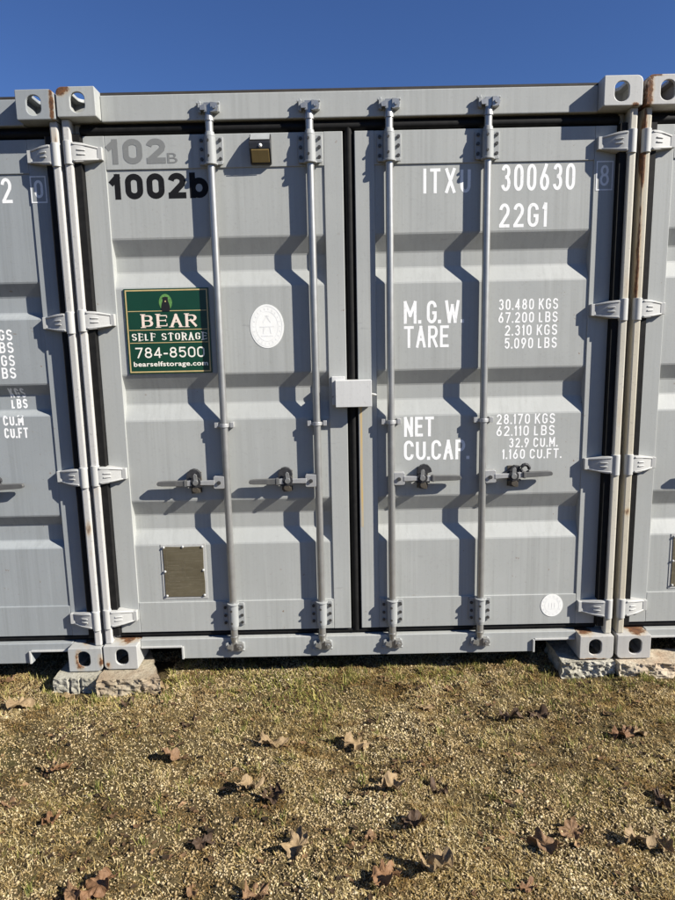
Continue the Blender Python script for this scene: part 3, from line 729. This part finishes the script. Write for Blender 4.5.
MAT['post_r'] = paint('post_paint_yellowed', (.50, .47, .39), .9, .14, [((2.42, .0, 1.72), (.02, .05, .16), .6), ((2.42, 0, 1.15), (.02, .05, .18), .5), ((2.42, .0, 2.3), (.03, .05, .12), .4)], False, .75, .16)
MAT['lpost_r'] = paint('post_paint_chipped', (.47, .46, .435), .9, .26, [((2.42, .0, 2.40), (.03, .04, .08), .85), ((2.42, .0, .70), (.02, .05, .05), .95), ((2.42, .0, .58), (.015, .04, .04), .7)], False, .75, .16)
MAT['rpost_l'] = paint('post_paint_rust_run', (.46, .42, .33), .9, .34, [((.01, .02, 2.30), (.016, .06, .28), 1.1), ((.012, .02, 1.85), (.014, .06, .45), .8), ((.02, 0, 1.5), (.02, .05, .2), .5), ((.02, .0, .72), (.03, .05, .03), .9)], False, .75, .16)

main, doors, sf = make_container('grey shipping container in the middle with both marked doors shut', (0, 0, 0), OURS, 'paint', ('post_l', 'post_r'), ('cast_tl', 'cast_tr', 'cast_bl', 'cast_br'), 0)
left, ldoors, lsf = make_container('cooler grey shipping container at the left edge, cut off by the frame', (-2.4455, 0, -.008), LEFTS, 'paint_l', ('post_l', 'lpost_r'), ('paint', 'lcast_tr', 'paint', 'lcast_br'), 0)
right, rdoors, rsf = make_container('grey shipping container at the right edge with rust-streaked corner post', (2.4540, 0, .001), OURS, 'paint', ('rpost_l', 'post_r'), ('rcast_tl', 'paint', 'rcast_bl', 'paint'), 0)

# ---- markings on the middle container
dl, dr = doors
T = lambda txt, x0, x1, z0, z1, sw, **k: stroke_text(txt, x0, x1, z0, z1, sw, sf, k.pop('mat', 'white'), dr, **k)
T('ITXU', 1.540, 1.742, 2.157, 2.260, .0135, gap=.45); T('300630', 1.874, 2.197, 2.160, 2.270, .0135, gap=.34); T('22G1', 1.869, 2.079, 2.008, 2.109, .0135, gap=.34)
T('8', 2.302, 2.342, 2.172, 2.258, .010, mat='ghost_white')
loop_line([(2.288, 2.156), (2.356, 2.156), (2.356, 2.272), (2.288, 2.272)], .0028, YR - .0012, 'ghost_white', dr, 'lettering_box')
[T(c_, a_, b_, 1.600, 1.700, .0135, gap=.22) for c_, a_, b_ in (('M.', 1.449, 1.523), ('G.', 1.552, 1.612), ('W.', 1.634, 1.716))]; T('TARE', 1.449, 1.652, 1.493, 1.590, .0125, gap=.22)
def rows(lines, sf_, par, mat='white'):
    for txt, x0, x1, z0, z1 in lines:
        a, b = txt.split(' '); wd = lambda q: sum(G[c][0] for c in q) + .36 * (len(q) - 1)
        u = (x1 - x0) / (wd(a) + wd(b) + .9)
        stroke_text(a, x0, x0 + wd(a) * u, z0, z1, .0068, sf_, mat, par, gap=.36); stroke_text(b, x1 - wd(b) * u, x1, z0, z1, .0068, sf_, mat, par, gap=.36)
rows([('30.480 KGS', 1.875, 2.142, 1.652, 1.700), ('67.200 LBS', 1.875, 2.142, 1.595, 1.642), ('2.310 KGS', 1.905, 2.142, 1.538, 1.585), ('5.090 LBS', 1.905, 2.142, 1.480, 1.528)], sf, dr)
T('NET', 1.448, 1.586, 1.086, 1.178, .0135, gap=.22); T('CU.CAP.', 1.447, 1.748, .975, 1.068, .0135, gap=.22)
rows([('28.170 KGS', 1.876, 2.146, 1.135, 1.182), ('62.110 LBS', 1.876, 2.146, 1.080, 1.127), ('32.9 CU.M.', 1.935, 2.160, 1.025, 1.070), ('1.160 CU.FT.', 1.905, 2.180, .971, 1.017)], sf, dr)
stroke_text('!002b', .172, .600, 2.158, 2.264, .0255, sf, 'black', dl, gap=.20)
stroke_text('!02', .170, .424, 2.302, 2.404, .024, sf, 'ghost', dl, gap=.20); font_text('B', .430, .474, 2.302, 2.344, sf, 'ghost', dl, .0)

def disc(name, cx, cz, rx, rz, y, mat, parent, n=40, th=.0012):
    return MB().prism([(cx + rx * math.cos(2 * math.pi * i / n), cz + rz * math.sin(2 * math.pi * i / n)) for i in range(n)], 'y', y - th, y - .0001).build(name, mat, parent)
def ell(cx, cz, rx, rz, n=36): return [(cx + rx * math.cos(2 * math.pi * i / n), cz + rz * math.sin(2 * math.pi * i / n)) for i in range(n)]
q = disc('oval_seal', .8325, 1.602, .076, .097, YP, 'seal', dl)
y = YP - .0016
mb = MB()
fl = lambda x, z: y
for rx, rz in ((.068, .089), (.050, .066)): e = ell(.8325, 1.602, rx, rz); ribbon(mb, e + [e[0]], .0009, fl, 0)
for i in range(22):                                          # ring of faint printed marks
    a = 2 * math.pi * i / 22
    ribbon(mb, [(.8325 + .055 * math.cos(a), 1.602 + .072 * math.sin(a)), (.8325 + .063 * math.cos(a), 1.602 + .082 * math.sin(a))], .0022, fl, 0)
for p in ([(.815, 1.62), (.832, 1.645), (.85, 1.62)], [(.80, 1.60), (.865, 1.602)], [(.815, 1.57), (.82, 1.598)], [(.85, 1.57), (.846, 1.598)], [(.805, 1.56), (.86, 1.56)], [(.825, 1.648), (.842, 1.648)]):
    ribbon(mb, p, .0022, fl, .0001)
mb.build('seal_print', 'seal_line', dl)
disc('round_sticker', 2.160, .248, .053, .057, YR, 'seal', dr)
mb = MB(); y2 = YR - .0016; fl2 = lambda x, z: y2
for i in range(14):
    a = 2 * math.pi * i / 14; ribbon(mb, [(2.160 + .043 * math.cos(a - .1), .248 + .046 * math.sin(a - .1)), (2.160 + .043 * math.cos(a + .1), .248 + .046 * math.sin(a + .1))], .003, fl2, 0)
e = ell(2.160, .248, .034, .037); ribbon(mb, e + [e[0]], .0008, fl2, 0)
for p in ([(2.146, .262), (2.146, .236)], [(2.160, .262), (2.160, .236)], [(2.174, .262), (2.174, .236)], [(2.14, .23), (2.18, .23)]): ribbon(mb, p, .0018, fl2, .0001)
mb.build('sticker_print', 'seal_line', dr)
# data plate with its rivets
def data_plate(dx, par, sf_):
    yy = YP - .005
    MB().box(dx + .285, dx + .500, YP - .0025, YP - .0001, .318, .592).build('plate_backing', 'lug', par, .001)
    p = MB().prism([(dx + .296, .330), (dx + .487, .329), (dx + .489, .40), (dx + .486, .46), (dx + .488, .581), (dx + .40, .579), (dx + .295, .582), (dx + .297, .46)], 'y', yy, YP - .0026).build('data_plate', 'plate', par, .0008)
    mb = MB(); fy = lambda x, z: yy
    for (a, b, c, d) in ((.312, .470, .520, .560), (.312, .385, .430, .505), (.395, .470, .430, .505), (.312, .470, .350, .415)):
        ribbon(mb, [(dx + a, c), (dx + b, c), (dx + b, d), (dx + a, d), (dx + a, c)], .0008, fy, .0004)
    for i in range(9): ribbon(mb, [(dx + .318, .360 + i * .016), (dx + .318 + .03 + .11 * ((i * 7) % 5) / 5, .360 + i * .016)], .0016, fy, .0004)
    mb.build('plate_print', 'plate_line', par)['kind'] = 'stuff'
    for x, z in ((.300, .578), (.391, .580), (.484, .579), (.300, .458), (.484, .462), (.303, .336), (.483, .336)):
        MB().tube([(dx + x, yy + .001, z), (dx + x, yy - .003, z), (dx + x, yy - .005, z)], [.0065, .0058, .003], 10).build('rivet', 'lug', par, 0, 60)
data_plate(0, dl, sf); data_plate(-.02, rdoors[0], rsf)
# lock box welded across the meeting doors
mb = MB(); mb.box(1.134, 1.297, .006, .012, 1.236, 1.356); mb.box(1.134, 1.297, .012, .066, 1.350, 1.356); mb.box(1.291, 1.297, .012, .066, 1.236, 1.350); mb.box(1.134, 1.140, .012, .066, 1.236, 1.350)
lb = mb.build('lock_box', 'lockbox', dl, .002)
MB().box(1.118, 1.178, .050, .071, 1.242, 1.372).build('lock_box_mount', 'lockbox', dl, .002)
MB().tube([(1.297, .030, 1.292), (1.305, .028, 1.290), (1.315, .034, 1.288), (1.318, .05, 1.286)], [.004, .005, .005, .004], 8).build('lock_hook', 'lug', dl, 0, 60)
MB().box(1.2435, 1.2545, YR - .0005, YR + .0005, .66, 1.232).build('rust_stain', 'rust_stain', dr)

# ---- markings on the left container (only what shows), in its own space
LX = 2.4455
def LT(txt, x0, x1, z0, z1, sw, mat='white', gap=.3): stroke_text(txt, x0 + LX, x1 + LX, z0 + .008, z1 + .008, sw, lsf, mat, ldoors[1], gap=gap)
LT('2', -.302, -.256, 2.153, 2.257, .0135); LT('0', -.155, -.117, 2.170, 2.244, .011, 'ghost_white')
loop_line([(-.168 + LX, 2.160), (-.104 + LX, 2.160), (-.104 + LX, 2.266), (-.168 + LX, 2.266)], .0028, YR - .0012, 'ghost_white', ldoors[1], 'lettering_box')
for txt, x0, x1, z0, z1 in (('KGS', -.415, -.318, 1.563, 1.612), ('LBS', -.415, -.318, 1.507, 1.556), ('KGS', -.415, -.318, 1.448, 1.498), ('LBS', -.415, -.318, 1.392, 1.442),
                            ('KGS', -.372, -.300, 1.302, 1.348), ('LBS', -.372, -.297, 1.252, 1.296), ('CU.M', -.400, -.306, 1.176, 1.222), ('CU.FT', -.400, -.290, 1.118, 1.166)):
    LT(txt, x0, x1, z0, z1, .0080)

# ------------------------------------------------------------------ the sign
sx0, sx1, sz0, sz1 = .199, .577, 1.401, 1.778; sw_, sh_ = sx1 - sx0, sz1 - sz0
sg = thing('storage_sign', 'square dark green storage company sign with gold border and white lettering', 'sign', (0, 0, 0))
SY = YP - .006
MB().box(sx0, sx1, SY, YP - .0005, sz0, sz1).build('sign_plate', 'sign_green', sg, .001)
X = lambda f: sx0 + f * sw_
Zt = lambda f: sz1 - f * sh_
fs = lambda x, z: SY
loop_line([(X(.022), Zt(.978)), (X(.978), Zt(.978)), (X(.978), Zt(.022)), (X(.022), Zt(.022))], .0028, SY - .0008, 'sign_gold', sg, 'border_line')
for f in (.262, .482, .633): MB().box(X(.036), X(.964), SY - .0009, SY - .0001, Zt(f) - .0016, Zt(f) + .0016).build('rule_line', 'sign_gold', sg)
stroke_text('BEAR', X(.192), X(.845), Zt(.452), Zt(.300), .0125, fs, 'sign_pink', sg, .0009, .32, True)
stroke_text('SELF STORAGE', X(.062), X(.952), Zt(.608), Zt(.518), .0068, fs, 'sign_cream', sg, .0009, .36, True)
stroke_text('784-8500', X(.092), X(.918), Zt(.812), Zt(.688), .0062, fs, 'sign_cream', sg, .0006, .24)
font_text('bearselfstorage.com', X(.062), X(.952), Zt(.930), Zt(.855), fs, 'sign_cream', sg, .022, .0009, 1.08)
ec, ez = X(.487), Zt(.165)
disc('emblem', ec, ez, .029, .037, SY, 'emblem_green', sg, 32, .0008); disc('emblem_shade', ec - .001, ez - .002, .020, .029, SY - .0009, 'emblem_dark', sg, 28, .0004) if False else None
mb = MB()                                                    # seated black bear, seen from the front
body = [(-.013, -.035), (-.016, -.024), (-.014, -.010), (-.010, .000), (-.009, .008), (-.010, .014), (-.008, .017), (-.005, .016), (0, .018), (.005, .016), (.008, .017), (.010, .014), (.009, .008), (.010, .000), (.014, -.010), (.016, -.024), (.013, -.035)]
mb.prism([(ec + a * 1.25, ez + b * 1.22 + .004) for a, b in body], 'y', SY - .0016, SY - .0009); mb.build('emblem_bear', 'emblem_dark', sg)
mb = MB(); mb.prism([(ec - .003, ez + .002), (ec + .003, ez + .002), (ec + .002, ez + .008), (ec - .002, ez + .008)], 'y', SY - .0021, SY - .0017); mb.build('emblem_muzzle', 'sign_gold', sg)

# ------------------------------------------------------------------ solar wall light
lt = thing('solar_light', 'small black solar wall light with golden ground reflection painted on its lens near the top of the left-hand door', 'wall light', (.836, YR, 2.29))
def pr(pts, x0, x1, name, mat, bev=.002): return MB().prism(pts, 'x', x0, x1).build(name, mat, lt, bev)
pr([(0, -.002), (0, .116), (-.020, .116), (-.050, .082), (-.054, .072), (-.052, .050), (-.018, -.002)], -.045, .045, 'lamp_housing', 'lamp_black')
pr([(-.0225, .1155), (-.0490, .0855), (-.0505, .0870), (-.0245, .1175)], -.041, .041, 'solar_cover', 'lamp_grey', .0005)
pr([(-.0508, .0465), (-.0220, .0030), (-.0235, .0015), (-.0524, .0450)], -.037, .037, 'lamp_lens', 'lamp_reflection', .0005)
MB().tube([(.002, -.052, .062), (.002, -.057, .0615), (.002, -.060, .0612)], [.0085, .0065, .002], 12).build('motion_sensor', 'lamp_dome', lt, 0, 60)

# ------------------------------------------------------------------ concrete blocks under the corners
def rock(name, x0, x1, y0, y1, z0, z1, mat, rough, grooves, label, seed, shear=0., turn=0.):
    bm = bmesh.new(); bmesh.ops.create_cube(bm, size=1); bmesh.ops.subdivide_edges(bm, edges=bm.edges[:], cuts=44, use_grid_fill=True)
    r = np.random.default_rng(seed); ox = r.uniform(0, 30)
    for v in bm.verts:
        a, b, c = v.co; x = x0 + (a + .5) * (x1 - x0); y = y0 + (b + .5) * (y1 - y0); z = z0 + (c + .5) * (z1 - z0)
        n1 = float(vnoise(x + ox, z + y * .6 + 7, .045, seed) - .5); n2 = float(vnoise(x + ox, z + y + 3, .016, seed + 1) - .5 + (vnoise(x + ox, z + y + 3, .007, seed + 5) - .5) * .6)
        n3 = float(vnoise(x + ox, y + 3, .06, seed + 2) - .5)
        if b < -.49: y += (n1 * .9 + n2 * .8) * rough
        if abs(a) > .49: x += (float(vnoise(y + 2, z + 5, .04, seed + 3)) - .5) * rough * .7
        if c > .49: z -= .004 + abs(n3) * rough * .10
        if c > .49 and b < -.49: z -= abs(n1) * rough * .35 + .004; y += .005
        if b < -.46:
            for gx in grooves:
                if abs(x - gx) < .006: y += .014
        x -= (y - y0) * shear * (a + .5); y += (x - x0) * turn; v.co = (x, y, z)
    m = bpy.data.meshes.new(name); bm.to_mesh(m); bm.free(); m.materials.append(MAT[mat])
    o = obj(name, m, None, 0, 50); tag(o, label, 'concrete block', 'blocks under the container corners'); return o
rock('concrete_block', -.225, -.012, -.058, .22, -.125, -.0095, 'block_grey', .010, (-.150, -.098), 'grey concrete block with grooved face under the left container corner', 41)
rock('concrete_block', -.006, .286, -.100, .20, -.125, -.0015, 'block_brown', .018, (), 'brown-topped rough concrete block under the middle container, left end', 52, .42, .06)
rock('concrete_block', 2.190, 2.442, -.012, .24, -.115, -.0015, 'block_rough', .022, (), 'grey split-faced concrete block under the middle container, right end', 63)
rock('concrete_block', 2.450, 2.790, -.045, .10, -.115, -.0005, 'block_rust', .020, (), 'rust-stained split-faced concrete block under the right container corner', 74)

# ------------------------------------------------------------------ dead leaves
def leaf_mat(name, a, b):
    k = NT(name); n1 = k.noise(35, 5, .65); c = k.mix(k.rng(n1, .3, .7), c4(a), c4(b))
    c = k.mix(k.math('MULTIPLY', k.rng(k.noise(140, 3), .58, .7), .6), c, c4([q * .4 for q in a]))
    m = k.done(c, .65, 0, k.bump(n1, .5, .004), .3)
    tr = k.n('ShaderNodeBsdfTranslucent'); k.put(tr.inputs[0], c); mx = k.n('ShaderNodeMixShader'); mx.inputs[0].default_value = .18
    k.l(k.b.outputs[0], mx.inputs[1]); k.l(tr.outputs[0], mx.inputs[2]); k.l(mx.outputs[0], k.t.nodes['Material Output'].inputs[0]); return m
MAT['leaf_tan'] = leaf_mat('tan_leaf', (.20, .135, .068), (.37, .265, .145)); MAT['leaf_brown'] = leaf_mat('brown_leaf', (.15, .075, .035), (.25, .14, .07))
MAT['leaf_dark'] = leaf_mat('dark_leaf', (.045, .027, .016), (.10, .06, .034)); MAT['leaf_red'] = leaf_mat('reddish_leaf', (.15, .085, .043), (.27, .165, .088))
def leaf(u, v, size, mat, curl, tilt, yaw, label, kind=0, roll=0.):
    """lobed leaf, curled about its midrib, resting on the ground where the photo shows it"""
    r = np.random.default_rng(int(u * 7 + v * 13)); x, y = pix(u, v, -.088); x, y = pix(u, v, float(gh(x, y)) + size * .12)
    na, nr = 48, 8; pts = []; s = size / 2
    lob = [(0, 1.0), (40, .80), (80, .62), (120, .5), (150, .36)] if kind else [(0, 1), (48, .8), (100, .62), (150, .4)]
    wd = 19. if kind else 24.; jag = r.uniform(.7, 1.3, na); wide = r.uniform(.5, .95)
    for i in range(na):
        th = math.degrees(2 * math.pi * i / na); th = (th + 180) % 360 - 180
        q = jag[i] * .16 + .32 + max(l * .52 * math.exp(-((abs(th) - a) / wd) ** 2) * (1 + .2 * math.sin(a * 3 + u + (th > 0))) for a, l in lob)
        pts.append((math.radians(th), q))
    V = [(0, 0, 0)]; Fs = []
    ph = r.uniform(0, 6.28)
    for j in range(1, nr + 1):
        for th, q in pts:
            f = j / nr; px = math.cos(th) * q * f * s * 1.15; py = math.sin(th) * q * f * s * wide
            R_ = s / max(curl, .05); a = py / R_; cy = math.sin(a) * R_; cz = (1 - math.cos(a)) * R_
            b = px / (s / max(curl * .5, .04)); px2 = math.sin(b) * (s / max(curl * .5, .04)); cz += (1 - math.cos(b)) * (s / max(curl * .5, .04)) * .8
            cz += s * (.16 * math.sin(th * 3 + ph) + .11 * math.sin(th * 6 + ph * 2) * f + .06 * math.sin(th * 11 + ph * 3)) * f * f + abs(math.sin(th)) * .06 * s * f
            cz += (float(vnoise(px2 + 3 + u, cy + 3 + v, s * .35, 77)) - .5) * s * .55 * f + (float(vnoise(px2 + 9 + u, cy + 5 + v, s * .12, 78)) - .5) * s * .16 * f
            V.append((px2, cy, cz))
    for i in range(na): Fs.append((0, 1 + i, 1 + (i + 1) % na))
    for j in range(nr - 1):
        for i in range(na):
            a = 1 + j * na + i; b = 1 + j * na + (i + 1) % na; Fs.append((a, a + na, b + na, b))
    st = len(V)                                              # the stalk
    for k in range(5):
        f = k / 4; px = -s * (.28 + .75 * f)
        for q in range(3): V.append((px, .0012 * math.cos(q * 2.09), .0012 * math.sin(q * 2.09) + s * .16 * f * f))
    for k in range(4):
        for q in range(3): a = st + 3 * k + q; b = st + 3 * k + (q + 1) % 3; Fs.append((a, b, b + 3, a + 3))
    mb = MB(); mb.add(V, Fs)
    m = bpy.data.meshes.new('dead_leaf'); m.from_pydata(mb.v, [], mb.f); m.materials.append(MAT[mat])
    o = obj('dead_leaf', m); md = o.modifiers.new('thickness', 'SOLIDIFY'); md.thickness = .0007
    o.rotation_euler = (math.radians(roll), math.radians(tilt), math.radians(yaw))
    R3 = o.rotation_euler.to_matrix(); lo = min((R3 @ Vector(p)).z for p in V)
    o.location = (x, y, float(gh(x, y)) - lo - .006)
    tag(o, label, 'leaf', 'dead leaves on the ground'); return o
LV = [
 (18, 706, .13, 'leaf_tan', .3, 6, 10, 'flat tan leaf left of the grooved concrete block'),
 (4, 681, .11, 'leaf_red', 1.0, 20, 60, 'reddish leaf at the left edge beside the containers'),
 (66, 695, .085, 'leaf_tan', .8, 15, 20, 'small tan leaf against the grooved concrete block'),
 (161, 692, .10, 'leaf_tan', 1.4, -28, 50, 'narrow tan leaf leaning at the brown block corner'),
 (128, 704, .075, 'leaf_dark', 1.2, 10, 100, 'small dark leaf in front of the brown concrete block'),
 (50, 766, .10, 'leaf_tan', 1.2, 25, 120, 'curled tan leaf below the grooved block, far left'),
 (59, 770, .085, 'leaf_brown', .8, 0, 30, 'brown leaf touching the curled tan one at far left'),
 (172, 758, .125, 'leaf_red', 1.5, 62, 15, 'upright reddish-tan leaf casting a dark shadow, left of centre'),
 (189, 722, .085, 'leaf_dark', 1.3, 10, 70, 'small dark leaf right of the brown block'),
 (270, 741, .13, 'leaf_tan', 1.1, 12, 5, 'long tan arched leaf below the second lock rod'),
 (249, 788, .13, 'leaf_tan', 1.7, 45, 40, 'folded tan leaf in the clump left of centre'),
 (275, 795, .11, 'leaf_dark', 1.5, 20, 140, 'dark crumpled leaf right of the folded tan leaf'),
 (50, 822, .09, 'leaf_brown', 1.6, 30, 80, 'crumpled brown leaf near the left edge'),
 (9, 800, .07, 'leaf_red', .9, 10, 10, 'small red-brown leaf at the left edge'),
 (297, 848, .11, 'leaf_tan', 2.0, -40, 75, 'pale thin rolled leaf low in the middle'),
 (100, 886, .13, 'leaf_brown', 1.2, 25, 200, 'large crumpled brown leaf at bottom left'),
 (70, 894, .09, 'leaf_red', .8, 12, 310, 'reddish leaf at the bottom left beside the large crumpled one'),
 (191, 892, .075, 'leaf_red', .9, 20, 90, 'small rusty leaf at the bottom edge, left of centre'),
 (254, 893, .10, 'leaf_red', 1.4, 35, 50, 'reddish-brown leaf at the bottom edge near the middle'),
 (201, 843, .085, 'leaf_dark', 1.0, 8, 10, 'dark flattened leaf between the bottom and the clump'),
 (355, 743, .14, 'leaf_tan', 1.2, 42, 30, 'large pinkish-tan lobed leaf in the middle of the ground'),
 (373, 722, .08, 'leaf_dark', 1.6, 30, 60, 'small dark upright leaf behind the large pinkish-tan leaf'),
 (426, 708, .075, 'leaf_tan', 1.4, 40, 20, 'small pale leaf below the third lock rod'),
 (451, 688, .08, 'leaf_brown', .9, 10, 0, 'small brown leaf near the sill, right of centre'),
 (509, 717, .12, 'leaf_dark', 1.2, 12, 5, 'long dark leaf, left one of the dark pair right of centre'),
 (541, 714, .11, 'leaf_dark', 1.4, 18, 170, 'long dark leaf, right one of the dark pair'),
 (622, 731, .12, 'leaf_brown', 1.1, 10, 10, 'brown leaf with a pale tip near the right edge'),
 (639, 730, .075, 'leaf_tan', 1.2, 58, 0, 'pale upright leaf at the tip of the brown one, right'),
 (392, 785, .13, 'leaf_tan', 1.9, 22, 25, 'tan rolled stalky leaf right of the middle clump'),
 (438, 787, .11, 'leaf_dark', 1.5, 20, 60, 'dark crumpled leaf beside the rolled tan leaf'),
 (373, 834, .08, 'leaf_red', 1.0, 22, 40, 'small rust-coloured leaf in the lower middle'),
 (413, 824, .11, 'leaf_dark', 1.2, 8, 20, 'broad dark leaf in the lower middle'),
 (545, 848, .14, 'leaf_red', 1.2, 26, 140, 'large pinkish-brown leaf at lower right of centre'),
 (573, 829, .09, 'leaf_red', 1.2, 15, 200, 'dull red leaf behind the large pinkish-brown leaf'),
 (637, 842, .12, 'leaf_tan', 1.3, 45, 10, 'bright tan leaf casting a black shadow at lower right'),
 (664, 845, .10, 'leaf_tan', 1.0, 20, 90, 'tan leaf at the right edge beside the bright tan one'),
 (437, 872, .15, 'leaf_tan', 1.8, 52, 110, 'tall folded tan leaf standing at the bottom right of centre'),
 (384, 880, .12, 'leaf_brown', 1.3, 30, 60, 'brown leaf at the bottom left of the tall folded one'),
 (527, 887, .08, 'leaf_brown', 1.1, 20, 20, 'small brown leaf at the bottom edge right of centre'),
 (663, 803, .12, 'leaf_dark', 1.4, 15, 80, 'dark crumpled leaf at the right edge'),
]
for i, (u, v, s, m, c, t, yw, lb_) in enumerate(LV): leaf(u, v, s * 1.03, m, c * .7, t * .6, yw, lb_, i % 2, random.uniform(-16, 16))
